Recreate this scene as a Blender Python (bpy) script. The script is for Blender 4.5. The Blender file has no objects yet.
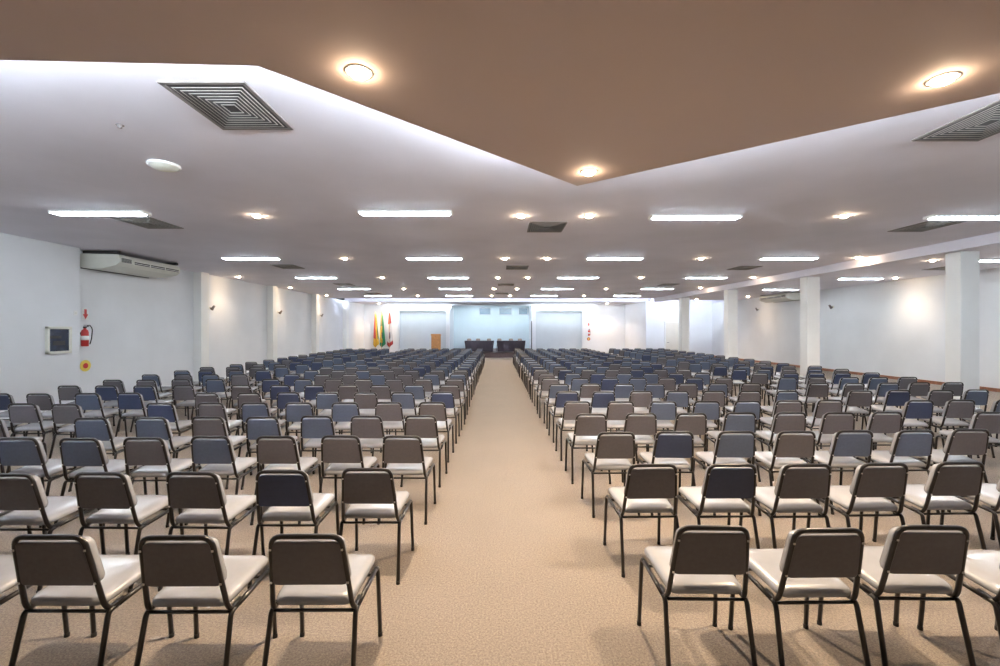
import bpy, math, random
from mathutils import Vector, Matrix
random.seed(7)
S = bpy.context.scene
C = S.collection
PI = math.pi

# ---------------------------------------------------------------- camera
F = 440.0; HOR = 330.0; CZ = 1.91
cam_d = bpy.data.cameras.new('camera')
cam = bpy.data.objects.new('camera', cam_d); C.objects.link(cam)
cam.location = (0, 0, CZ); cam.rotation_euler = (PI/2, 0, 0)
cam_d.sensor_width = 36; cam_d.lens = 36*F/1000
cam_d.shift_y = -(333-HOR)/1000.0
cam_d.clip_start = 0.05; cam_d.clip_end = 200
S.camera = cam
# ---------------------------------------------------------------- world, exposure
w = bpy.data.worlds.new('world'); S.world = w; w.use_nodes = True
w.node_tree.nodes['Background'].inputs[0].default_value = (0.8, 0.85, 1, 1)
w.node_tree.nodes['Background'].inputs[1].default_value = 0.05
S.view_settings.view_transform = 'Standard'; S.view_settings.look = 'None'
S.view_settings.gamma = 1; S.view_settings.use_curve_mapping = False
S.view_settings.exposure = 1.37
TUBE_E = 29.0        # fluorescent strips
COVE_E = 72.0; SOFCOVE_E = 95.0        # tubes hidden in the coves
SPOT_W = 90.0        # halogen downlights
COOL = (0.78, 0.90, 1.0); WARM = (1.0, 0.75, 0.50)
CEIL = CZ + 2.05; BAY = CZ + 1.92; SOF = CZ + 1.70; BEAM = CZ + 1.82

# ---------------------------------------------------------------- materials
MATS = {}
def mat(name, col, rough=0.6, metal=0.0, noise=0.0, nscale=20.0, bump=0.0, bscale=200.0, coat=0.0, col2=None, spec=None):
    if name in MATS: return MATS[name]
    m = bpy.data.materials.new(name); m.use_nodes = True; MATS[name] = m
    nt = m.node_tree; b = nt.nodes['Principled BSDF']
    b.inputs['Base Color'].default_value = (*col, 1)
    b.inputs['Roughness'].default_value = rough; b.inputs['Metallic'].default_value = metal
    if coat: b.inputs['Coat Weight'].default_value = coat; b.inputs['Coat Roughness'].default_value = 0.25
    if spec is not None: b.inputs['Specular IOR Level'].default_value = spec
    tc = nt.nodes.new('ShaderNodeTexCoord')
    if noise or col2:
        n = nt.nodes.new('ShaderNodeTexNoise'); n.inputs['Scale'].default_value = nscale; n.inputs['Detail'].default_value = 5
        nt.links.new(tc.outputs['Object'], n.inputs['Vector'])
        r = nt.nodes.new('ShaderNodeValToRGB')
        c2 = col2 or tuple(c*(1-noise) for c in col)
        c1 = col if col2 else tuple(min(1, c*(1+noise)) for c in col)
        r.color_ramp.elements[0].color = (*c2, 1); r.color_ramp.elements[1].color = (*c1, 1)
        r.color_ramp.elements[0].position = 0.35; r.color_ramp.elements[1].position = 0.65
        nt.links.new(n.outputs['Fac'], r.inputs[0]); nt.links.new(r.outputs[0], b.inputs['Base Color'])
    if bump:
        n2 = nt.nodes.new('ShaderNodeTexNoise'); n2.inputs['Scale'].default_value = bscale; n2.inputs['Detail'].default_value = 2
        nt.links.new(tc.outputs['Object'], n2.inputs['Vector'])
        bp = nt.nodes.new('ShaderNodeBump'); bp.inputs['Strength'].default_value = bump; bp.inputs['Distance'].default_value = 0.01
        nt.links.new(n2.outputs['Fac'], bp.inputs['Height']); nt.links.new(bp.outputs[0], b.inputs['Normal'])
    return m
def glow(name, col, e):
    if name in MATS: return MATS[name]
    m = bpy.data.materials.new(name); m.use_nodes = True; MATS[name] = m
    b = m.node_tree.nodes['Principled BSDF']
    b.inputs['Base Color'].default_value = (0.8, 0.8, 0.8, 1)
    b.inputs['Emission Color'].default_value = (*col, 1); b.inputs['Emission Strength'].default_value = e
    return m
def carpet():
    m = bpy.data.materials.new('carpet'); m.use_nodes = True
    nt = m.node_tree; b = nt.nodes['Principled BSDF']; b.inputs['Roughness'].default_value = 0.85
    b.inputs['Specular IOR Level'].default_value = 0.35
    tc = nt.nodes.new('ShaderNodeTexCoord')
    a = nt.nodes.new('ShaderNodeTexNoise'); a.inputs['Scale'].default_value = 75; a.inputs['Detail'].default_value = 8; a.inputs['Roughness'].default_value = 0.9
    r = nt.nodes.new('ShaderNodeValToRGB')
    r.color_ramp.elements[0].position = 0.36; r.color_ramp.elements[0].color = (0.085, 0.073, 0.062, 1)
    r.color_ramp.elements[1].position = 0.64; r.color_ramp.elements[1].color = (0.40, 0.342, 0.285, 1)
    l = nt.nodes.new('ShaderNodeTexNoise'); l.inputs['Scale'].default_value = 1.3; l.inputs['Detail'].default_value = 3
    r2 = nt.nodes.new('ShaderNodeValToRGB')
    r2.color_ramp.elements[0].color = (0.86, 0.86, 0.87, 1); r2.color_ramp.elements[1].color = (1, 1, 1, 1)
    mx = nt.nodes.new('ShaderNodeMix'); mx.data_type = 'RGBA'; mx.blend_type = 'MULTIPLY'; mx.inputs[0].default_value = 1
    for n in (a, l): nt.links.new(tc.outputs['Object'], n.inputs['Vector'])
    nt.links.new(a.outputs['Fac'], r.inputs[0]); nt.links.new(l.outputs['Fac'], r2.inputs[0])
    nt.links.new(r.outputs[0], mx.inputs[6]); nt.links.new(r2.outputs[0], mx.inputs[7]); nt.links.new(mx.outputs[2], b.inputs['Base Color'])
    bp = nt.nodes.new('ShaderNodeBump'); bp.inputs['Strength'].default_value = 0.5; bp.inputs['Distance'].default_value = 0.01
    nt.links.new(a.outputs['Fac'], bp.inputs['Height']); nt.links.new(bp.outputs[0], b.inputs['Normal'])
    return m
M_wall = mat('wall_paint', (0.755, 0.775, 0.80), 0.55, noise=0.045, nscale=0.6, bump=0.05, bscale=8)
M_stage = mat('stage_wall_paint', (0.66, 0.76, 0.80), 0.6, noise=0.02, nscale=1)
M_ceil = mat('ceiling_paint', (0.80, 0.78, 0.855), 0.75, noise=0.035, nscale=0.8, bump=0.04, bscale=5)
M_sof = mat('soffit_bounce_tone', (0.56, 0.465, 0.43), 0.8, noise=0.02, nscale=0.6)  # darker than the ceiling: dim warm bounce light put into the colour
M_col = mat('column_paint', (0.80, 0.80, 0.78), 0.5, noise=0.02, nscale=2)
M_floor = carpet()
M_wood = mat('baseboard_wood', (0.27, 0.11, 0.06), 0.4, noise=0.2, nscale=9)
M_lectern = mat('lectern_wood', (0.50, 0.23, 0.07), 0.45, noise=0.15, nscale=12)
M_stageface = mat('stage_front', (0.07, 0.045, 0.045), 0.6, noise=0.15, nscale=6)
M_frame = mat('black_tube', (0.007, 0.006, 0.006), 0.3, 0.0, coat=0.2)
M_screw = mat('screw_steel', (0.7, 0.68, 0.66), 0.3, 0.9)
M_foot = mat('rubber', (0.015, 0.015, 0.015), 0.8)
M_vinyl = mat('grey_vinyl', (0.265, 0.275, 0.30), 0.24, noise=0.04, nscale=6, bump=0.05, bscale=40, spec=0.6)
M_backs = {'taupe': mat('taupe_panel', (0.112, 0.107, 0.118), 0.45, noise=0.06, nscale=40),
           'slate': mat('slate_panel', (0.088, 0.115, 0.175), 0.45, noise=0.06, nscale=40),
           'navy': mat('navy_panel', (0.042, 0.058, 0.115), 0.45, noise=0.06, nscale=40)}
M_white = mat('white_enamel', (0.82, 0.82, 0.80), 0.35, noise=0.01, nscale=5)
M_ivory = mat('ivory_plastic', (0.74, 0.74, 0.66), 0.4, noise=0.02, nscale=5)
M_dark = mat('dark_louvre', (0.025, 0.022, 0.022), 0.5, noise=0.1, nscale=20)
M_grille = mat('grille_metal', (0.20, 0.18, 0.175), 0.5, noise=0.05, nscale=10)
M_slat = mat('slat_metal', (0.42, 0.39, 0.36), 0.45, noise=0.03, nscale=10)
M_red = mat('red_enamel', (0.55, 0.03, 0.03), 0.3, noise=0.03, nscale=10)
M_yel = mat('yellow_print', (0.80, 0.62, 0.10), 0.5, noise=0.02, nscale=10)
M_green = mat('green_cloth', (0.02, 0.22, 0.10), 0.8, noise=0.08, nscale=10)
M_blue = mat('blue_cloth', (0.03, 0.07, 0.25), 0.8, noise=0.08, nscale=10)
M_wcloth = mat('white_cloth', (0.75, 0.75, 0.78), 0.8, noise=0.04, nscale=10)
M_rcloth = mat('red_cloth', (0.52, 0.04, 0.05), 0.8, noise=0.08, nscale=10)
M_ycloth = mat('yellow_cloth', (0.75, 0.50, 0.06), 0.8, noise=0.08, nscale=10)
M_tcloth = mat('dark_tablecloth', (0.030, 0.022, 0.032), 0.75, noise=0.12, nscale=14)
M_glass = mat('dark_glass', (0.02, 0.03, 0.06), 0.25, noise=0.3, nscale=9)
M_wglass = mat('window_glass', (0.16, 0.24, 0.30), 0.2, noise=0.1, nscale=4)
M_tan = mat('tan_leather', (0.34, 0.27, 0.23), 0.5, noise=0.05, nscale=8)
M_door = mat('door_paint', (0.74, 0.70, 0.62), 0.5, noise=0.02, nscale=3)
M_panel = mat('panel_paint', (0.60, 0.64, 0.66), 0.6, noise=0.02, nscale=2)
M_black = mat('black_metal', (0.02, 0.02, 0.02), 0.4, 0.3)
E_tube = glow('tube_light', COOL, TUBE_E)
E_cove = glow('cove_tube_light', COOL, COVE_E)
E_scove = glow('soffit_tube_light', COOL, SOFCOVE_E)
E_lin = glow('linear_diffuser_light', COOL, 3.2)
E_spot = glow('halogen_light', WARM, 110.0)

# ---------------------------------------------------------------- mesh builder
class MB:
    def __init__(s): s.v = []; s.f = []; s.mi = []; s.sm = []
    def add(s, vs, fs, mi=0, smooth=False):
        o = len(s.v); s.v += [tuple(v) for v in vs]
        for f in fs: s.f.append(tuple(i+o for i in f)); s.mi.append(mi); s.sm.append(smooth)
        return s
    def box(s, x0, y0, z0, x1, y1, z1, mi=0):
        vs = [(x0,y0,z0),(x1,y0,z0),(x1,y1,z0),(x0,y1,z0),(x0,y0,z1),(x1,y0,z1),(x1,y1,z1),(x0,y1,z1)]
        return s.add(vs, [(0,3,2,1),(4,5,6,7),(0,1,5,4),(1,2,6,5),(2,3,7,6),(3,0,4,7)], mi)
    def prism(s, pts, z0, z1, mi=0):
        n = len(pts)
        vs = [(x,y,z0) for x,y in pts]+[(x,y,z1) for x,y in pts]
        fs = [tuple(range(n-1,-1,-1)), tuple(range(n,2*n))]+[(i,(i+1)%n,n+(i+1)%n,n+i) for i in range(n)]
        return s.add(vs, fs, mi)
    def cyl(s, c, r, z0, z1, n=20, r2=None, mi=0, smooth=True):
        r2 = r if r2 is None else r2
        vs = [(c[0]+r*math.cos(2*PI*i/n), c[1]+r*math.sin(2*PI*i/n), z0) for i in range(n)]
        vs += [(c[0]+r2*math.cos(2*PI*i/n), c[1]+r2*math.sin(2*PI*i/n), z1) for i in range(n)]
        s.add(vs, [(i,(i+1)%n,n+(i+1)%n,n+i) for i in range(n)], mi, smooth)
        o = len(s.v)-2*n
        s.f.append(tuple(o+i for i in range(n-1,-1,-1))); s.mi.append(mi); s.sm.append(False)
        s.f.append(tuple(o+n+i for i in range(n))); s.mi.append(mi); s.sm.append(False)
        return s
    def lathe(s, prof, c=(0,0,0), n=20, mi=0):
        vs = []; 
        for r, z in prof: vs += [(c[0]+r*math.cos(2*PI*i/n), c[1]+r*math.sin(2*PI*i/n), c[2]+z) for i in range(n)]
        fs = []
        for k in range(len(prof)-1): fs += [(k*n+i, k*n+(i+1)%n, (k+1)*n+(i+1)%n, (k+1)*n+i) for i in range(n)]
        return s.add(vs, fs, mi, True)
    def tube(s, pts, r, n=8, mi=0):
        pts = [Vector(p) for p in pts]; vs = []; prev = None
        for i, p in enumerate(pts):
            t = (pts[min(i+1,len(pts)-1)]-pts[max(i-1,0)]).normalized()
            if prev is None:
                up = Vector((0,0,1)) if abs(t.z) < 0.9 else Vector((1,0,0))
                a = t.cross(up).normalized()
            else:
                a = (prev-t*prev.dot(t)).normalized()
            prev = a; b = t.cross(a)
            vs += [p+(a*math.cos(2*PI*k/n)+b*math.sin(2*PI*k/n))*r for k in range(n)]
        m = len(pts)
        fs = [(i*n+k, i*n+(k+1)%n, (i+1)*n+(k+1)%n, (i+1)*n+k) for i in range(m-1) for k in range(n)]
        s.add(vs, fs, mi, True)
        o = len(s.v)-m*n
        s.f.append(tuple(o+k for k in range(n-1,-1,-1))); s.mi.append(mi); s.sm.append(False)
        s.f.append(tuple(o+(m-1)*n+k for k in range(n))); s.mi.append(mi); s.sm.append(False)
        return s
    def merge(s, o, M=None, mi=None):
        off = len(s.v)
        s.v += [tuple(M @ Vector(v)) if M else v for v in o.v]
        s.f += [tuple(i+off for i in f) for f in o.f]
        s.mi += [mi if mi is not None else a for a in o.mi]; s.sm += o.sm
        return s
    def build(s, name, mats, parent=None, loc=(0,0,0), rz=0.0, bevel=0.0):
        me = bpy.data.meshes.new(name); me.from_pydata(s.v, [], s.f); me.update()
        if not isinstance(mats, (list, tuple)): mats = [mats]
        for m in mats: me.materials.append(m)
        me.polygons.foreach_set('material_index', s.mi); me.polygons.foreach_set('use_smooth', s.sm); me.update()
        o = bpy.data.objects.new(name, me); C.objects.link(o)
        o.location = loc; o.rotation_euler = (0, 0, rz)
        if parent: o.parent = parent
        if bevel:
            b = o.modifiers.new('bevel', 'BEVEL'); b.width = bevel; b.segments = 2; b.limit_method = 'ANGLE'
        return o
def fillet(pts, r, k=4):
    P = [Vector(p) for p in pts]; out = [P[0]]
    for i in range(1, len(P)-1):
        a = (P[i-1]-P[i]); b = (P[i+1]-P[i]); d = min(r, a.length*.45, b.length*.45)
        A = P[i]+a.normalized()*d; B = P[i]+b.normalized()*d
        for j in range(k+1):
            t = j/k; out.append(A*(1-t)**2+P[i]*2*t*(1-t)+B*t*t)
    out.append(P[-1]); return out
def pad(outline, layers, flat=False):
    """layers: list of (height, inset toward centroid); outline list of (x,y)"""
    m = MB(); n = len(outline)
    cx = sum(p[0] for p in outline)/n; cy = sum(p[1] for p in outline)/n
    vs = []
    for z, ins in layers:
        for x, y in outline:
            d = math.hypot(x-cx, y-cy); k = max(0.0, (d-ins)/d); vs.append((cx+(x-cx)*k, cy+(y-cy)*k, z))
    fs = [(j*n+i, j*n+(i+1)%n, (j+1)*n+(i+1)%n, (j+1)*n+i) for j in range(len(layers)-1) for i in range(n)]
    L = len(layers)
    vs += [(cx, cy, layers[0][0]), (cx, cy, layers[-1][0])]
    fs += [(L*n, (i+1)%n, i) for i in range(n)] + [(L*n+1, (L-1)*n+i, (L-1)*n+(i+1)%n) for i in range(n)]
    m.add(vs, fs, 0, True)
    if flat: m.sm = [i < n*(L-1) for i in range(len(m.f))]
    return m
def rounded(pts, r, k=4):
    n = len(pts); out = []
    for i in range(n):
        p = Vector(pts[i]); a = Vector(pts[i-1])-p; b = Vector(pts[(i+1)%n])-p
        A = p+a.normalized()*r; B = p+b.normalized()*r
        for j in range(k+1):
            t = j/k; q = A*(1-t)**2+p*2*t*(1-t)+B*t*t; out.append((q.x, q.y))
    return out
def thing(name, label, cat, loc=(0,0,0), rz=0.0, group=None):
    o = bpy.data.objects.new(name, None); C.objects.link(o); o.empty_display_size = 0.1
    o.location = loc; o.rotation_euler = (0,0,rz); return tag(o, label, cat, group)
def tag(o, label, cat, group=None, kind=None):
    o['label'] = label; o['category'] = cat
    if group: o['group'] = group
    if kind: o['kind'] = kind
    return o
def struct(name, mb, m, parent=None, bevel=0.0):
    o = mb.build(name, m, parent, bevel=bevel)
    if not parent: o['kind'] = 'structure'
    return o
KIDS = {}
def kids(o): return [c for c in list(o.children)]
def dup(root, loc, rz, label, group=None, swap=None):
    r = root.copy(); C.objects.link(r); r.location = loc; r.rotation_euler = (0,0,rz); r['label'] = label
    if group: r['group'] = group
    for ch in kids(root):
        c = ch.copy(); C.objects.link(c); c.parent = r
        if swap and ch.name.split('.')[0] in swap: c.data = swap[ch.name.split('.')[0]]
        for g in kids(ch):
            d = g.copy(); C.objects.link(d); d.parent = c
    return r

# ---------------------------------------------------------------- the room
YB = -5.0
struct('floor', MB().box(-11.3, YB, -0.1, 16.2, 39.0, 0), M_floor)
S0, S1 = 28.4, 32.0     # light cove slot across the ceiling
ce = MB()
ce.box(-11.3, YB, CEIL, 10.75, S0, CEIL+0.06)
ce.box(-11.3, S1, CEIL, 10.75, 35.3, CEIL+0.06)
ce.box(-11.3, S0-0.6, CEIL+0.50, 16.2, S1+0.1, CEIL+0.56)          # raised cove top
ce.box(-11.3, S1, CEIL+0.06, 10.75, S1+0.1, CEIL+0.5); ce.box(-11.3, S0-0.6, CEIL+0.06, 10.75, S0-0.5, CEIL+0.5)
struct('ceiling', ce, M_ceil)
bc = MB(); bc.box(10.75, YB, BAY, 16.2, S0, BAY+0.06); bc.box(10.75, S1-0.6, BAY, 16.2, S1+0.1, CEIL+0.5)
bc.box(10.75, S0-0.6, BAY+0.06, 16.2, S0-0.5, CEIL+0.5)
struct('ceiling', bc, M_ceil)
# lowered pointed soffit over the camera
pts = [(-10.4, 2.62), (-3.15, 2.77), (-1.56, 2.83), (0.91, 5.19), (3.59, 3.156), (7.6, 0.10), (7.6, YB+.1), (-10.4, YB+.1)]
struct('ceiling', MB().prism(pts[::-1], SOF, SOF+0.10), M_sof)
# walls
XL = -10.5; XR = -10.8
wl = MB()
wl.box(-11.3, YB, 0, XL, 11.0, CEIL); struct('wall_left', wl, M_wall)
struct('wall_left', MB().box(-11.3, 11.0, 0, XR, 35.0, CEIL), M_wall)
for y in (15.5, 20.4, 25.2, 30.2): struct('pilaster', MB().box(XR, y, 0, XR+0.27, y+0.42, CEIL), M_col)
wr = MB(); wr.prism([(15.55, YB), (16.1, YB), (16.1, 32), (15.18, 32)], 0, BAY+0.02)
struct('wall_right', wr, M_wall)
struct('baseboard_right', MB().prism([(15.51, YB), (15.55, YB), (15.18, 31.5), (15.14, 31.5)], 0, 0.11), M_wood)
struct('wall_rear', MB().box(-11.3, YB-0.1, 0, 16.2, YB, CEIL+.1), M_wall)
BWY = 35.0
wb = MB()
wb.box(-11.3, BWY, 0, -8.0, BWY+0.4, CEIL+0.4)                      # flags stand here
wb.box(-8.0, BWY, CZ+1.52, -4.3, BWY+0.4, CEIL+0.4)                  # over left niche
wb.box(-4.3, BWY, 0, -4.0, BWY+3.1, CEIL+0.4)                       # left jamb and stage side wall
wb.box(-4.0, BWY, CZ+1.95, 2.5, BWY+0.3, CEIL+0.4)
wb.box(2.5, BWY, 0, 2.85, BWY+3.1, CEIL+0.4)
wb.box(2.85, BWY, CZ+1.52, 6.55, BWY+0.4, CEIL+0.4)
struct('wall_front', MB().box(6.55, BWY, 0, 9.95, BWY+0.4, CEIL+0.4), M_wall)
wb.prism([(9.95, BWY+.4), (9.95, BWY-.02), (10.45, 31.5), (15.4, 31.5), (15.4, 31.9), (10.8, 31.9), (10.5, BWY+.4)], 0, CEIL+0.02)
struct('wall_front', wb, M_wall)
nb = MB(); nb.box(-8.0, BWY+0.3, 0, -4.3, BWY+0.4, CZ+1.52); nb.box(2.85, BWY+0.3, 0, 6.55, BWY+0.4, CZ+1.52)
struct('wall_niche', nb, M_panel)
sb = MB(); sb.box(-4.0, 38.0, 0, 2.5, 38.1, 4.5); struct('ceiling', MB().box(-4.0, BWY+.3, CEIL+0.303, 2.5, 38.1, CEIL+0.36), M_stage)
struct('wall_stage', sb, M_stage)
for i, (x0, x1) in enumerate([(-1.80, -0.78), (-0.09, 1.04), (1.60, 2.42)]):
    fr = MB(); z0, z1 = CZ+1.30, CZ+1.93
    for a in ((x0, z0, x1, z0+.05), (x0, z1-.05, x1, z1), (x0, z0, x0+.05, z1), (x1-.05, z0, x1, z1)):
        fr.box(a[0], 37.94, a[1], a[2], 38.0, a[3])
    o = struct('window_%d' % (i+1), MB().box(x0+.05, 37.97, z0+.05, x1-.05, 37.99, z1-.05), M_wglass)
    fr.build('window_frame', M_panel, o)
# stage platform
st = MB(); st.box(-6.4, 30.4, 0, 4.6, BWY, 0.33); st.box(-4.0, BWY, 0, 2.5, 38.0, 0.33)
st.box(-6.45, 30.36, 0.30, 4.65, 30.42, 0.35)
so = struct('stage', st, M_stageface)
# door in the right bay
d = MB(); d.box(11.85, 31.44, 0, 12.75, 31.49, 2.42)
do = struct('door_1', d, M_door)
fr = MB(); fr.box(11.75, 31.42, 0, 11.85, 31.5, 2.52); fr.box(12.75, 31.42, 0, 12.85, 31.5, 2.52); fr.box(11.75, 31.42, 2.42, 12.85, 31.5, 2.52)
fr.build('door_frame', M_white, do)
MB().tube([(11.95, 31.44, 1.02), (11.95, 31.38, 1.02), (12.08, 31.38, 1.02)], 0.014).build('door_handle', M_black, do)
# columns and beam on the right
COLS = [(10.65, 5.2), (10.63, 10.15), (10.47, 15.0), (10.26, 19.8), (10.15, 24.6)]
for i, (x, y) in enumerate(COLS):
    o = MB().box(x, y, 0, x+0.44, y+0.36, BEAM).build('column', M_col, bevel=0.012); o['kind'] = 'structure'
bm = MB(); bm.prism([(10.55, YB), (11.0, YB), (10.75, 15.), (10.4, 28.4), (9.95, 28.4), (10.35, 15.)], BEAM, CEIL+0.01)
struct('beam', bm, M_ceil)

# ---------------------------------------------------------------- cove tubes (real fluorescent tubes behind the lips)
ordn = ['first', 'second', 'third', 'fourth', 'fifth', 'sixth', 'seventh', 'eighth', 'ninth', 'tenth', 'eleventh', 'twelfth',
        'thirteenth', 'fourteenth', 'fifteenth', 'sixteenth', 'seventeenth', 'eighteenth', 'nineteenth', 'twentieth',
        'twenty-first', 'twenty-second', 'twenty-third', 'twenty-fourth', 'twenty-fifth', 'twenty-sixth']
def cove_tubes(x0, y0, x1, y1, z, label, n):
    g = 'fluorescent tubes hidden in the ceiling coves'
    for i in range(n):
        a, b = i/n, (i+0.94)/n
        p = (x0+(x1-x0)*a, y0+(y1-y0)*a, z); q = (x0+(x1-x0)*b, y0+(y1-y0)*b, z)
        o = MB().tube([p, q], 0.02, 6).build('fluorescent_tube', E_cove if y0 > 10 else E_scove); tag(o, label % ordn[i], 'light tube', g)
cove_tubes(-10.4, 2.47, -1.7, 2.62, SOF+0.15, 'tube light hidden above the soffit edge left of the camera, %s from left', 6)
cove_tubes(-1.5, 2.7, 0.85, 4.93, SOF+0.15, 'tube light hidden above the left slant of the pointed soffit, %s from left', 2)
cove_tubes(0.97, 4.93, 7.4, 0.05, SOF+0.15, 'tube light hidden above the right slant of the pointed soffit, %s from left', 5)
cove_tubes(-10.6, S0-0.2, 15.0, S0-0.2, CEIL+0.12, 'tube light in the bright cove crossing the far ceiling, %s from left', 16)
for x0, x1, side in ((-8.9, -3.85, 'left'), (2.5, 7.2, 'right')):
    t = thing('linear_light', 'long bright linear light above the pale panel %s of the stage' % side, 'ceiling light', (0,0,0), 0, 'linear lights at the front wall')
    MB().box(x0, 34.55, CZ+1.98, x1, 34.95, CEIL-.004).build('housing', M_white, t)
    MB().box(x0+.03, 34.58, CZ+1.72, x1-.03, 34.92, CZ+1.98).build('diffuser', E_lin, t)

# ---------------------------------------------------------------- strip lights
def strip_proto():
    t = thing('strip_light', 'x', 'ceiling light', (0,0,0), 0, 'fluorescent strip lights in the ceiling')
    b = MB(); L, W = .80, .105
    b.box(-L, -W, -.012, L, W, 0); b.box(-L, -W, -.036, L, -W+.012, 0); b.box(-L, W-.012, -.036, L, W, 0)
    b.box(-L, -W, -.05, -L+.02, W, 0); b.box(L-.02, -W, -.05, L, W, 0)
    for y in (-.05, .05): MB().tube([(-L+.05, y, -.035), (L-.05, y, -.035)], .022, 8).build('tube', E_tube, t)
    for k in range(-7, 8): b.box(k*.1-.003, -W+.015, -.05, k*.1+.003, W-.015, -.02)
    b.build('housing', M_white, t)
    return t
strips = [(7.62, [-6.92, -1.63], 0), (7.9, [3.50, 8.5], 2), (12.45, [-7.02, -1.85, 3.24, 8.15], 0), (17.0, [-7.1, -2.0, 3.0, 7.95], 0),
          (21.6, [-7.15, -2.2, 2.8, 7.7], 0), (26.0, [-7.2, -2.4, 2.6, 7.5], 0)]
rowi = {7.62: 0, 7.9: 0, 12.45: 1, 17.0: 2, 21.6: 3, 26.0: 4}
pos = ['leftmost', 'second from left', 'third from left', 'rightmost under the main ceiling']
sp = None
def put_strip(x, y, z, lab):
    global sp
    if sp is None: sp = strip_proto(); sp.location = (x, y, z); sp['label'] = lab
    else: dup(sp, (x, y, z), 0.0, lab)
for y, xs, o0 in strips:
    for i, x in enumerate(xs):
        put_strip(x, y, CEIL, 'bright fluorescent strip light, %s in the %s row from the camera' % (pos[i+o0], ordn[rowi[y]]))
put_strip(-2.2, 36.3, CEIL+.3, 'added strip light above the stage, unseen behind the opening, left one')  # stage pair added out of sight to brighten the stage wall
put_strip(1.0, 36.3, CEIL+.3, 'added strip light above the stage, unseen behind the opening, right one')
put_strip(13.8, 7.8, BAY, 'added fluorescent strip light in the right bay beside the camera, outside the view')  # bay strips added outside the view to brighten the near column fronts
put_strip(13.8, 3.6, BAY, 'added fluorescent strip light at the near end of the right bay, outside the view')
put_strip(8.6, 3.4, CEIL, 'added fluorescent strip light just outside the right edge of the view')  # off-screen pair added to carry the strip grid and its light nearer
put_strip(-6.9, 3.3, CEIL, 'added fluorescent strip light just outside the left edge of the view')
put_strip(13.75, 12.0, BAY, 'fluorescent strip light beyond the columns, nearest to the camera')
put_strip(13.25, 16.2, BAY, 'fluorescent strip light beyond the columns, middle one of three')
put_strip(13.1, 20.6, BAY, 'fluorescent strip light beyond the columns, farthest of three')

# ---------------------------------------------------------------- downlights
spot_d = bpy.data.lights.new('halogen', 'SPOT'); spot_d.energy = SPOT_W; spot_d.color = WARM
spot_d.spot_size = math.radians(125); spot_d.spot_blend = 0.9; spot_d.shadow_soft_size = 0.05
wash_d = spot_d.copy(); wash_d.energy = 45
far_d = spot_d.copy(); far_d.energy = 170
key_d = spot_d.copy(); key_d.energy = 215; key_d.spot_size = math.radians(165); key_d.spot_blend = 0.5; key_d.shadow_soft_size = 0.035
dp = None
def put_down(x, y, z, lab):
    global dp
    if dp is None:
        t = thing('downlight', lab, 'downlight', (x, y, z), 0, 'warm recessed downlights')
        MB().lathe([(.06, -.002), (.068, -.005), (.088, -.004), (.092, 0)], n=20).build('trim_ring', M_white, t)
        MB().lathe([(.062, -.004), (.055, -.022), (.03, -.034), (.0, -.037)], n=16).build('bulb', E_spot, t)
        l = bpy.data.objects.new('halogen_lamp', spot_d); C.objects.link(l); l.parent = t; l.location = (0, 0, -.05)
        dp = t
    else: t = dup(dp, (x, y, z), 0, lab)
    for c in t.children:
        if c.type == 'LIGHT': c.data = key_d if z == SOF else far_d if y > 27 else (wash_d if (x > 12 or x < -9) else spot_d)
put_down(-0.93, 2.9, SOF, 'warm downlight in the lowered soffit, left of its point')
put_down(0.955, 4.73, SOF, 'warm downlight right beside the tip of the pointed soffit')
put_down(3.0, 2.98, SOF, 'warm downlight at the right edge of the lowered soffit')
G = [(7.9, [(-4.36), .38, 1.6, 6.18]), (12.6, [-4.44, .14, 1.35, 5.76]), (17.2, [-4.6, -.08, 1.09, 5.5]), (21.8, [-4.78, -.3, .84, 5.25]), (26.2, [-4.9, -.5, .6, 5.0])]
nm = ['left one', 'one just left of centre', 'one just right of centre', 'right one']
for k, (y, xs) in enumerate(G):
    for i, x in enumerate(xs):
        put_down(x, y, CEIL, 'warm downlight in main ceiling, %s row from camera, %s' % (ordn[k], nm[i]))
for k, (x, y) in enumerate([(-10.05, 16.9), (-10.1, 21.2), (-10.2, 25.9)]):
    put_down(x, y, CEIL, 'warm downlight close to the left wall, %s from the camera' % ordn[k])
for x, y, z, lab in [(14.55, 16.2, BAY, 'warm downlight washing the right wall beyond the nearest column'), (11.9, 12.1, BAY, 'warm downlight in the right bay beside the nearest column'),
                     (14.2, 25.2, BAY, 'warm downlight near the far end of the right wall'), (9.7, 21.3, CEIL, 'warm downlight close to the beam beyond the third column'),
                     (10.1, 12.4, CEIL, 'warm downlight close to the beam before the second column'), (9.85, 17.1, CEIL, 'warm downlight close to the beam between second and third column'),
                     (8.2, 33.7, CEIL, 'warm downlight washing the front wall right of the stage'), (-9.3, 33.8, CEIL, 'warm downlight above the three flags'),
                     (12.2, 27.3, BAY, 'warm downlight far down the right bay before the cream door')]:
    put_down(x, y, z, lab)

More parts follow.
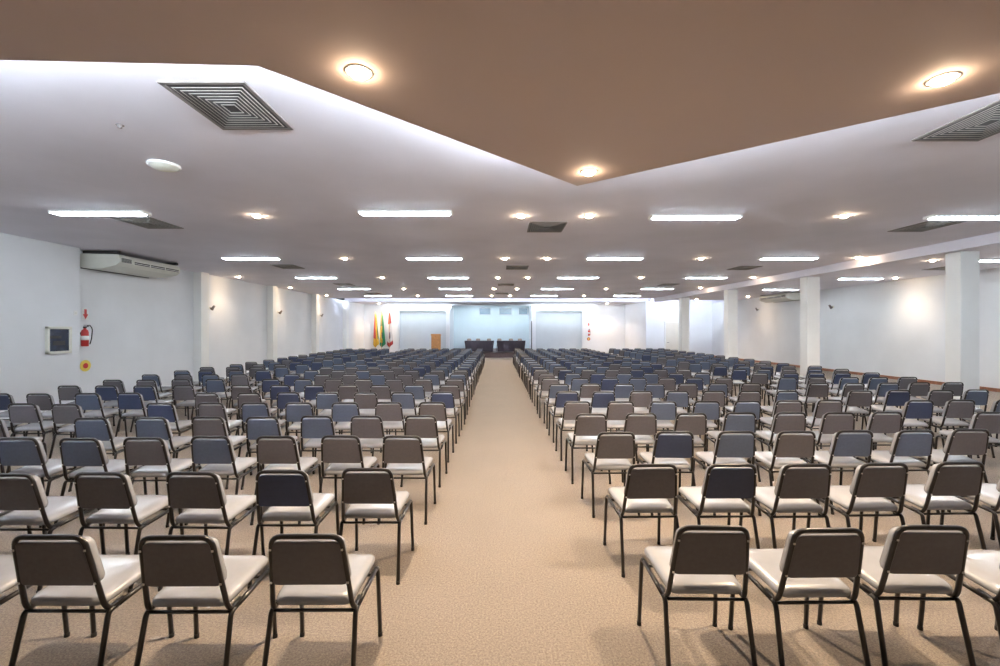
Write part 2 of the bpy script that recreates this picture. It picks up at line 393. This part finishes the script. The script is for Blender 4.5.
# ---------------------------------------------------------------- ceiling diffusers
vp = None
def put_vent(x, y, z, lab):
    global vp
    if vp is None:
        t = thing('ceiling_vent', lab, 'air vent', (x, y, z), 0, 'square air diffusers in the ceiling')
        w, h = .36, .43
        MB().box(-w+.03, -h+.03, -.008, w-.03, h-.03, -.002).build('backing', M_dark, t)
        fr = MB()
        for a in ((-w, -h, w, -h+.035), (-w, h-.035, w, h), (-w, -h, -w+.035, h), (w-.035, -h, w, h)): fr.box(a[0], a[1], -.014, a[2], a[3], 0)
        fr.build('frame', M_grille, t)
        for k in range(7):
            s = (k+1.0)/8.6; a, b = (w-.02)*(1-s), (h-.02)*(1-s); c = MB()
            o = .006
            V = [(-a,-b,-.014),(a,-b,-.014),(a,b,-.014),(-a,b,-.014),(-a+o,-b+o,-.013),(a-o,-b+o,-.013),(a-o,b-o,-.013),(-a+o,b-o,-.013)]
            V += [(p[0]*.985, p[1]*.985, p[2]-.004) for p in V]
            Fq = []
            for i in range(4):
                j = (i+1)%4; Fq += [(i, j, 4+j, 4+i), (8+i, 12+i, 12+j, 8+j), (i, 8+i, 8+j, j), (4+i, 4+j, 12+j, 12+i)]
            c.add(V, Fq).build('louvre_ring', M_slat, t)
        vp = t
    else: dup(vp, (x, y, z), 0, lab)
put_vent(-2.46, 4.05, CEIL, 'large square ceiling diffuser nearest the camera, on the left')
put_vent(4.80, 4.32, CEIL, 'large square ceiling diffuser nearest the camera, cut by the right edge')
for k, row in enumerate([[(-6.72, 8.42), (.92, 8.75), (8.4, 8.7)], [(-6.85, 14.2), (.56, 14.4), (8.05, 14.5)], [(-7.0, 19.8), (.27, 19.9), (7.6, 19.9)], [(-7.1, 24.6), (.1, 24.6), (7.3, 24.6)]]):
    for i, (x, y) in enumerate(row):
        put_vent(x, y, CEIL, 'ceiling air diffuser, %s of three in the %s row behind the nearest pair' % (['left one', 'middle one', 'right one'][i], ordn[k]))
put_vent(13.8, 13.6, BAY, 'dark ceiling diffuser in the right bay beyond the columns')

t = thing('smoke_detector', 'white oval dome on the ceiling below the nearest left diffuser', 'detector', (-4.16, 5.45, CEIL))
MB().lathe([(.17, 0), (.175, -.02), (.16, -.03)], n=28).build('base', M_white, t)
MB().lathe([(.155, -.028), (.12, -.055), (.06, -.072), (0, -.076)], n=28).build('dome', M_ivory, t)
o = MB().lathe([(.0, -.03), (.018, -.03), (.018, -.008), (.035, -.005), (.035, 0)], n=12).build('sprinkler', M_grille, loc=(-3.8, 4.4, CEIL)); tag(o, 'tiny grey sprinkler head left of the nearest left diffuser', 'sprinkler')

# ---------------------------------------------------------------- air conditioners
def aircon(loc, rz, L, D, label, flip=False):
    """local: x along the wall, +y into the room, back at y=0"""
    t = thing('air_conditioner', label, 'air conditioner', loc, rz, 'ceiling mounted air conditioners')
    prof = [(0, .0), (.62*D, -.0), (D, .12), (D, .26), (D*.93, .34), (0, .36)]
    prof = [(0, -.02), (D*.55, -.04), (D*.9, .04), (D, .12), (D, .25), (D*.94, .33), (0, .35)]
    n = len(prof)
    V = [(0, y, z) for y, z in prof]+[(L, y, z) for y, z in prof]
    b = MB().add(V, [tuple(range(n)), tuple(range(2*n-1, n-1, -1))]+[(i, n+i, n+(i+1)%n, (i+1)%n) for i in range(n)])
    b.build('body', M_ivory, t, bevel=.012)
    g = MB()
    fx = (lambda a, b: (L-b, L-a)) if flip else (lambda a, b: (a, b))
    for k in range(5): q = fx(.06, .36); g.box(q[0], D-.004, .135+k*.022, q[1], D+.01, .148+k*.022)
    g.build('side_grille', M_dark, t)
    for k in range(3):
        x0 = (.42 if not flip else .08)+k*(L-.5)/3
        MB().box(x0, D-.004, .130, x0+(L-.5)/3-.05, D+.008, .195).build('air_slot', M_dark, t)
        MB().box(x0, D-.002, .150, x0+(L-.5)/3-.05, D+.02, .165).build('flap', M_white, t)
    MB().box(.02, .05, .35, .10, D-.05, .42).build('bracket', M_dark, t); MB().box(L-.1, .05, .35, L-.02, D-.05, .42).build('bracket', M_dark, t)
    MB().box(.0, .02, -.035, L, .06, -.015).build('drip_rail', M_dark, t)
    return t
# left: wall faces +x ; local x -> +Y, local y -> +X  (mirror handled by swapping ends)
aircon((-10.79, 13.45, CZ+1.62), -PI/2, 2.15, 1.02, 'long ivory air conditioner under the ceiling at the left wall', True)
aircon((15.28, 22.2, CZ+1.55), PI/2, 2.3, .85, 'pale air conditioner high on the right wall between two columns')

# ---------------------------------------------------------------- things on the walls
def extinguisher(loc, rz, label):
    t = thing('fire_extinguisher', label, 'fire extinguisher', loc, rz)
    MB().lathe([(0, 0), (.07, 0), (.078, .015), (.078, .36), (.065, .41), (.03, .44), (.028, .47), (0, .47)], n=20).build('cylinder', M_red, t)
    MB().box(-.02, -.03, .47, .02, .03, .50).box(-.015, -.10, .50, .015, .03, .515).box(-.015, -.10, .535, .015, .02, .55).build('valve_handle', M_black, t)
    MB().tube(fillet([(0, -.03, .49), (0, -.12, .56), (.06, -.14, .45), (.08, -.1, .2), (.085, -.05, .05)], .08, 6), .012, 8).build('hose', M_black, t)
    MB().cyl((0, 0), .0795, .16, .27, 20).build('label_band', M_white, t)
    MB().box(-.02, .07, .3, .02, .13, .36).build('wall_bracket', M_black, t)
    return t
e = extinguisher((-10.68, 11.32, 1.44), PI/2, 'red fire extinguisher hung on the left wall by its step')
extinguisher((7.05, BWY-0.13, 1.40), 0, 'small red fire extinguisher on the front wall right of the stage')
def sign(name, loc, rz, label, shape):
    t = thing(name, label, 'sign', loc, rz)
    shape(t); return t
def arrow(t):
    MB().add([(-.09, -.008, .0), (.09, -.008, .0), (.09, 0, .0), (-.09, 0, .0), (-.09, -.008, .3), (.09, -.008, .3), (.09, 0, .3), (-.09, 0, .3)],
             [(0,3,2,1),(4,5,6,7),(0,1,5,4),(1,2,6,5),(2,3,7,6),(3,0,4,7)]).build('plate', M_white, t)
    MB().add([(0, -.011, .02), (.075, -.011, .15), (.035, -.011, .15), (.035, -.011, .28), (-.035, -.011, .28), (-.035, -.011, .15), (-.075, -.011, .15),
              (0, -.008, .02), (.075, -.008, .15), (.035, -.008, .15), (.035, -.008, .28), (-.035, -.008, .28), (-.035, -.008, .15), (-.075, -.008, .15)],
             [tuple(range(7)), tuple(range(13, 6, -1))]+[(i, 7+i, 7+(i+1)%7, (i+1)%7) for i in range(7)]).build('red_arrow', M_red, t)
def disc(r1, m1, r2, m2):
    def f(t):
        n = 28
        def dsk(r, y0, y1):
            V = [(r*math.cos(2*PI*i/n), y0, r*math.sin(2*PI*i/n)) for i in range(n)]+[(r*math.cos(2*PI*i/n), y1, r*math.sin(2*PI*i/n)) for i in range(n)]
            return MB().add(V, [tuple(range(n)), tuple(range(2*n-1, n-1, -1))]+[(i, n+i, n+(i+1)%n, (i+1)%n) for i in range(n)])
        dsk(r1, -.006, 0).build('plate', m1, t); dsk(r2, -.010, -.006).build('centre_disc', m2, t)
    return f
sign('extinguisher_sign', (-10.795, 11.45, 2.12), PI/2, 'red arrow sign above the extinguisher on the left wall', arrow)
sign('round_sign', (-10.79, 11.45, .93), PI/2, 'round yellow and red sign low on the left wall below the extinguisher', disc(.15, M_yel, .07, M_red))
sign('extinguisher_sign', (7.05, BWY-.005, 2.15), 0, 'small red arrow sign on the front wall right of the stage', arrow)
sign('round_sign', (7.05, BWY-.005, 1.15), 0, 'small round sign below the extinguisher on the front wall', disc(.13, M_red, .07, M_yel))
# electrical cabinet on left wall, faces +x: local -y -> +x
t = thing('wall_cabinet', 'square pale framed wall cabinet with dark glass on the left wall', 'cabinet', (XL, 10.44, 1.30), PI/2)
b = MB(); W, Hh = .29, .64
for a in ((-W, 0, W, .06), (-W, Hh-.06, W, Hh), (-W, 0, -W+.05, Hh), (W-.05, 0, W, Hh)): b.box(a[0], -.07, a[1], a[2], 0, a[3])
b.build('frame', M_ivory, t, bevel=.006)
MB().box(-W+.05, -.035, .06, W-.05, -.03, Hh-.06).build('glass_pane', M_glass, t)
MB().box(-W+.05, -.028, .06, W-.05, -.002, Hh-.06).build('backing', M_dark, t)
m = MB(); m.box(-.14, -.045, .2, .14, -.036, .30); m.box(-.2, -.045, .36, .05, -.036, .42); m.build('switch_row', M_frame, t)
t = thing('light_switch', 'small white switch plate high on the left wall near its step', 'switch', (XL, 10.88, 2.22), PI/2)
MB().box(-.045, -.012, 0, .045, 0, .12).build('plate', M_white, t, bevel=.003); MB().box(-.012, -.02, .04, .012, -.012, .08).build('rocker', M_ivory, t)
def spotbr(loc, rz, label):
    t = thing('wall_spotlight', label, 'wall fixture', loc, rz, 'small dark wall fixtures')
    MB().box(-.05, -.02, -.05, .05, 0, .05).build('base', M_ivory, t)
    MB().tube([(0, -.02, 0), (0, -.1, .0)], .015).build('arm', M_black, t)
    h = MB().cyl((0, 0), .055, -.08, .10, 14, r2=.04); h2 = MB().merge(h, Matrix.Translation((0, -.13, 0)) @ Matrix.Rotation(.6, 4, 'X')); h2.build('head', M_grille, t)
for k, (y, z) in enumerate([(16.35, 2.68), (21.4, 2.72), (26.4, 2.74)]):
    spotbr((XR, y, z), PI/2, 'small dark fixture on the left wall beyond the %s pilaster' % ordn[k])
spotbr((15.3, 20.2, 2.92), -PI/2, 'small dark fixture on the right wall beyond the second column')
spotbr((15.24, 25.9, 3.08), -PI/2, 'small dark fixture far along the right wall below the air conditioner')
for y, z, l in ((16.0, .40, 'small white wall socket low on the right wall, nearer one'), (21.4, .42, 'small white wall socket low on the right wall, farther one')):
    t = thing('wall_socket', l, 'socket', (15.43-.0116*(y-10)+.0, y, z), -PI/2)
    MB().box(-.06, -.015, 0, .06, .03, .08).build('plate', M_white, t); MB().box(-.02, -.02, .02, .02, -.014, .06).build('outlet', M_ivory, t)

# ---------------------------------------------------------------- chairs
NOCO = None
R = .0135
def bx(side, z):       # x of back frame at height z
    t = (z-.36)/.45; return side*(.213-.036*t)
def by(z):
    t = (z-.36)/.45; return -.175-.095*t
def chair_parts():
    P = {}
    seat_o = rounded([(-.205, -.19), (.205, -.19), (.232, .215), (-.232, .215)], .05, 5)
    P['seat'] = [(pad(seat_o, [(.402, .02), (.408, .004), (.420, 0), (.435, .003), (.447, .018), (.456, .05), (.461, .12)]), M_vinyl)]
    sm_ = P['seat'][0][0]; sm_.v = [(x, y, z+.085*(y+.19)) for x, y, z in sm_.v]
    # backrest pad in front of the tubes, tilted
    Mx = Matrix.Translation((0, by(.66)+.030, .66)) @ Matrix.Rotation(PI/2+math.atan2(.095, .45), 4, 'X')
    bo = rounded([(-.205, -.130), (.205, -.130), (.180, .132), (-.180, .132)], .045, 5)
    P['backrest'] = [(MB().merge(pad(bo, [(-.030, .03), (-.025, .008), (-.010, 0), (.010, 0), (.018, .004)]), Mx), M_vinyl)]
    po = rounded([(-.196, -.122), (.196, -.122), (.172, .130), (-.172, .130)], .03, 4)
    P['back_panel'] = [(MB().merge(pad(po, [(.016, .0), (.036, .0), (.039, .005)], True), Mx), None)]
    fr = fillet([(-.213, -.08, .388), (-.213, -.165, .382)]+[(bx(-1, .42), by(.42), .42), (bx(-1, .81), by(.81), .81), (bx(1, .81), by(.81), .81), (bx(1, .42), by(.42), .42)]+[(.213, -.165, .382), (.213, -.08, .388)], .055, 5)
    P['back_frame'] = [(MB().tube(fr, R), M_frame)]
    sc = MB()
    for sx in (-1, 1):
        for z in (.55, .74): sc.add([(bx(sx, z)+dx, by(z)-R-.003+dy, z+dz) for dx in (-.005, .005) for dy in (0, .006) for dz in (-.005, .005)],
                                     [(0,1,3,2),(4,6,7,5),(0,4,5,1),(2,3,7,6),(0,2,6,4),(1,5,7,3)])
    P['screws'] = [(sc, M_screw)]
    sf = MB()
    for s in (-1, 1): sf.tube([(s*.222, -.15, .375), (s*.235, .16, .402)], R)
    sf.tube([(-.222, -.165, .368), (.222, -.165, .368)], .009); sf.tube([(-.232, .13, .39), (.232, .13, .39)], .009)
    P['seat_frame'] = [(sf, M_frame)]
    P['leg'] = []
    for s in (-1, 1):
        for yy in ('r', 'f'):
            if yy == 'r': p = fillet([(s*.223, -.12, .375), (s*.222, -.175, .374), (s*.233, -.268, .012)], .05, 4)
            else: p = fillet([(s*.232, .12, .398), (s*.236, .205, .404), (s*.243, .240, .012)], .05, 4)
            m = MB().tube(p, R); e = p[-1]
            m.cyl((e.x, e.y), .0145, 0, .022, 8, mi=1)
            P['leg'].append((m, [M_frame, M_foot]))
    for lst in P.values():
        for mb, mt in lst: mb.v = [(x, y, z+.05*min(1.0, z/.3)) for x, y, z in mb.v]
    return P
CP = chair_parts()
GRP = 'rows of padded stacking chairs'
def make_chair(label):
    t = thing('padded_chair', label, 'chair', (0,0,0), 0, GRP)
    for k, lst in CP.items():
        for mb, mt in lst: mb.build(k, mt if mt else M_backs['taupe'], t)
    return t
# layout: for each side and row: list of (x, depth of the backrest top)
CH = []
def col_of(x, y):
    r = random.random(); far = min(1, max(0, (y-3)/14))  # backs differ for real; growing blue share puts cooler far light into colour
    if r < .72-.5*far or y < 2.9: return 'taupe'
    return 'slate' if random.random() < .62 else 'navy'
NR = 23
leftfix = {0: [-.99, -1.64, -2.29, -2.94], 1: [-1.0, -1.62, -2.25, -2.92, -3.57, -4.2], 2: [-.96, -1.57, -2.2, -2.84, -3.46, -4.05, -4.68]}
rightfix = {0: [1.14, 1.72, 2.31, 2.92], 1: [1.18, 1.80, 2.38, 3.0, 3.63, 4.25], 2: [1.18, 1.80, 2.44, 3.06, 3.68, 4.32, 4.95]}
depL = [2.26, 3.28, 4.34, 5.34, 6.37, 7.4, 8.4]
depR = [2.34, 3.40, 4.48, 5.47, 6.42, 7.45, 8.5]
for k in range(NR):
    dL = depL[k] if k < 7 else depL[6]+1.03*(k-6); dR = depR[k] if k < 7 else depR[6]+1.02*(k-6)
    for side, d0, fix in ((-1, dL, leftfix), (1, dR, rightfix)):
        base = .96 if side < 0 else 1.16
        xs = fix.get(k) or [side*(base+.638*i+.06*(i==6) if side < 0 else 1.15+.632*i) for i in range(7)]
        for i, x in enumerate(xs):
            dd = d0+.028*(x-side*1.0) if k > 0 else d0-.01*i
            CH.append((side, 'in', k, i, x+random.uniform(-.02, .02)*(k > 2), dd+random.uniform(-.03, .03)))
        if k >= 3:
            n = 4 if side < 0 else (4 if k < 6 else 5)
            for i in range(n):
                x = side*((5.93+.69*i+.03*(k-4)+.2*(k<6)-.22*(k>10)) if side < 0 else (6.25+.69*i+.035*(k-4)-.28*(k>10)))
                if k == 3 and i > 0: continue
                if side < 0 and x < -9.6 or side > 0 and x > 9.75: continue
                CH.append((side, 'out', k, i, x+random.uniform(-.04, .04), d0+.028*(x-side)+random.uniform(-.05, .05)))
CH.sort(key=lambda c: c[5])
def visible(c): return abs(c[4])-.3 < (c[5]+.6)*500/F
CH = [c for c in CH if visible(c)]
proto = make_chair('x'); bp = [c for c in proto.children if c.name.startswith('back_panel')][0]
panels = {}
for n_, m_ in M_backs.items():
    me = bp.data.copy(); me.materials.clear(); me.materials.append(m_); panels[n_] = me
first = True
simple = {}
rest = MB()
for idx, (side, blk, k, i, x, dd) in enumerate(CH):
    x -= .009*max(0, dd-6)
    col = col_of(x, dd); rz = random.uniform(-.03, .03)+(.0 if blk == 'in' else -side*.03)
    s = 'left' if side < 0 else 'right'
    if blk == 'in': lab = '%s chair %s of the centre aisle, %s row from camera, %s seat from aisle' % (col, s, ordn[k], ordn[i])
    else: lab = '%s chair in outer block by %s wall, %s row from camera, %s from side aisle' % (col, s, ordn[k], ordn[i])
    loc = (x, dd+.27, 0)
    if idx < 300:
        if first: proto.location = loc; proto.rotation_euler = (0,0,rz); proto['label'] = lab; bp.data = panels[col]; first = False
        else: dup(proto, loc, rz, lab, GRP, {'back_panel': panels[col]})
    else:
        Mx = Matrix.Translation(loc) @ Matrix.Rotation(rz, 4, 'Z')
        ci = {'taupe': 2, 'slate': 3, 'navy': 4}[col]
        for kk, lst in CP.items():
            for mb, mt in lst: rest.merge(mb, Mx, {'seat': 1, 'backrest': 1, 'back_panel': ci}.get(kk, 0))
o = rest.build('distant_chairs', [M_frame, M_vinyl, M_backs['taupe'], M_backs['slate'], M_backs['navy']])
tag(o, 'mass of grey and navy padded chairs filling the far rows before the stage', 'chairs', None, 'stuff')
print('CHAIRS', len(CH))

# ---------------------------------------------------------------- stage furniture
def cloth_table(cx, cy, w, label):
    t = thing('conference_table', label, 'table', (cx, cy, .35), 0, 'tables on the stage')
    MB().box(-w/2, -.35, .74, w/2, .35, .78).build('tabletop', M_tcloth, t)
    n = 60; V = []; Fq = []
    per = []
    for i in range(n):
        u = i/n*2*(w+.7)
        if u < w: per.append((-w/2+u, -.36))
        elif u < w+.7: per.append((w/2, -.36+(u-w)))
        elif u < 2*w+.7: per.append((w/2-(u-w-.7), .35))
        else: per.append((-w/2, .35-(u-2*w-.7)))
    for j, (z, k, a) in enumerate([(.785, 1.0, 0), (.70, .995, .004), (.4, .955, .012), (.03, .92, .02)]):
        for i, (x, y) in enumerate(per):
            f = a*math.sin(i*2.3)+a*.6*math.sin(i*1.1); V.append((x*k+f*.4, y*(1)+f, z))
    for j in range(3): Fq += [(j*n+i, j*n+(i+1)%n, (j+1)*n+(i+1)%n, (j+1)*n+i) for i in range(n)]
    m = MB().add(V, Fq, 0, True); m.build('cloth_skirt', M_tcloth, t)
    for sx in (-1, 1):
        for sy in (-1, 1): MB().box(sx*(w/2-.15)-.02, sy*.28-.02, 0, sx*(w/2-.15)+.02, sy*.28+.02, .74).build('leg', M_black, t)
    return t
cloth_table(-1.49, 32.0, 2.12, 'stage table under a dark floor-length cloth, left of the two')
cloth_table(.80, 32.0, 2.08, 'stage table under a dark floor-length cloth, right of the two')
for i, px in enumerate([469, 478, 489, 499.5, 511, 520]):
    t = thing('speaker_chair', 'tan high-backed chair behind the stage tables, %s from the left' % ordn[i], 'chair', ((px-500)*32.9/F, 32.9, .35), 0, 'tan chairs behind the stage tables')
    MB().merge(pad(rounded([(-.22, -.22), (.22, -.22), (.22, .22), (-.22, .22)], .05), [(.42, 0), (.46, -.005), (.49, .03)])).build('seat', M_tan, t)
    Mx = Matrix.Translation((0, .24, .66)) @ Matrix.Rotation(PI/2, 4, 'X')
    MB().merge(pad(rounded([(-.2, -.24), (.2, -.24), (.15, .26), (-.15, .26)], .06), [(-.03, .01), (0, 0), (.03, .01)]), Mx).build('backrest', M_tan, t)
    for sx in (-1, 1):
        for sy in (-1, 1): MB().tube([(sx*.19, sy*.19, .44), (sx*.21, sy*.21, 0)], .014).build('leg', M_frame, t)
t = thing('lectern', 'plain orange-brown wooden lectern standing left on the stage', 'lectern', (-4.76, 32.8, .35))
MB().box(-.33, -.22, 0, .33, -.19, 1.14).box(-.33, -.19, 0, -.30, .2, 1.14).box(.30, -.19, 0, .33, .2, 1.14).build('body', M_lectern, t)
MB().add([(-.36, -.25, 1.14), (.36, -.25, 1.14), (.36, .24, 1.14), (-.36, .24, 1.14), (-.36, -.25, 1.27), (.36, -.25, 1.27), (.36, .24, 1.17), (-.36, .24, 1.17)],
         [(0,3,2,1),(4,5,6,7),(0,1,5,4),(1,2,6,5),(2,3,7,6),(3,0,4,7)]).build('sloped_top', M_lectern, t)
MB().box(-.30, -.19, .5, .30, .2, .53).build('shelf', M_lectern, t)
t = thing('banner_pole', 'slim dark pole on a round foot at the right edge of the stage', 'pole', (2.33, 32.4, .35))
MB().lathe([(0, .03), (.05, .04), (.16, .02), (.17, 0)], n=20).build('foot', M_black, t)
MB().tube([(0, 0, .03), (0, 0, 2.22)], .03).build('pole', M_black, t)
# flags
def flag(x, label, fn):
    t = thing('flag_stand', label, 'flag', (x, 34.35, 0), 0, 'flags on poles by the front wall')
    MB().lathe([(0, .07), (.04, .08), (.17, .03), (.18, 0)], n=20).build('base', M_lectern, t)
    MB().tube([(0, 0, .07), (0, 0, 3.25)], .018).build('pole', M_lectern, t)
    MB().lathe([(0, .12), (.02, .05), (.035, .02), (0, 0)], (0, 0, 3.25), 12).build('finial', M_yel, t)
    V = []; Fq = []; mi = []; n = 22; rows = 16
    for j in range(rows+1):
        u = j/rows; z = 3.15-2.6*u; wd = .07+.27*u**.8
        for i in range(n+1):
            s = i/n; V.append((-.02+(s-.35)*wd*1.5, .05+.07*(.3+u)*math.sin(s*PI*5+u), z+.12*s*(1-u)+.5*u*u*abs(s-.4)))
    m = MB()
    m.v = V
    for j in range(rows):
        for i in range(n):
            m.f.append((j*(n+1)+i, j*(n+1)+i+1, (j+1)*(n+1)+i+1, (j+1)*(n+1)+i)); m.sm.append(True); m.mi.append(fn(i/n, j/rows))
    o = m.build('cloth', [M_green, M_ycloth, M_rcloth, M_blue, M_wcloth], t)
    s = o.modifiers.new('thick', 'SOLIDIFY'); s.thickness = .006
flag(-9.74, 'red, yellow and green flag hanging furled, leftmost of three', lambda s, u: 2 if s < .42 and u < .75 else (1 if s < .75 or u > .8 else 0))
flag(-9.24, 'green flag with yellow and blue, middle of three furled flags', lambda s, u: 3 if .3 < s < .5 and .5 < u < .72 else (1 if s < .5 and .36 < u < .86 and abs(u-.6)+abs(s-.3) < .4 else 0))
flag(-8.65, 'white flag with red ends, rightmost of three furled flags', lambda s, u: 2 if u < .30 or u > .86 else (3 if .35 < s < .6 and .5 < u < .72 else 4))

for o in list(C.objects):
    if o.parent is None and o.name.split('.')[0] in ('fire_extinguisher', 'extinguisher_sign', 'round_sign', 'wall_cabinet', 'light_switch', 'wall_spotlight', 'banner_pole'):
        if o.name.split('.')[0] != 'banner_pole': o.location.z += .05
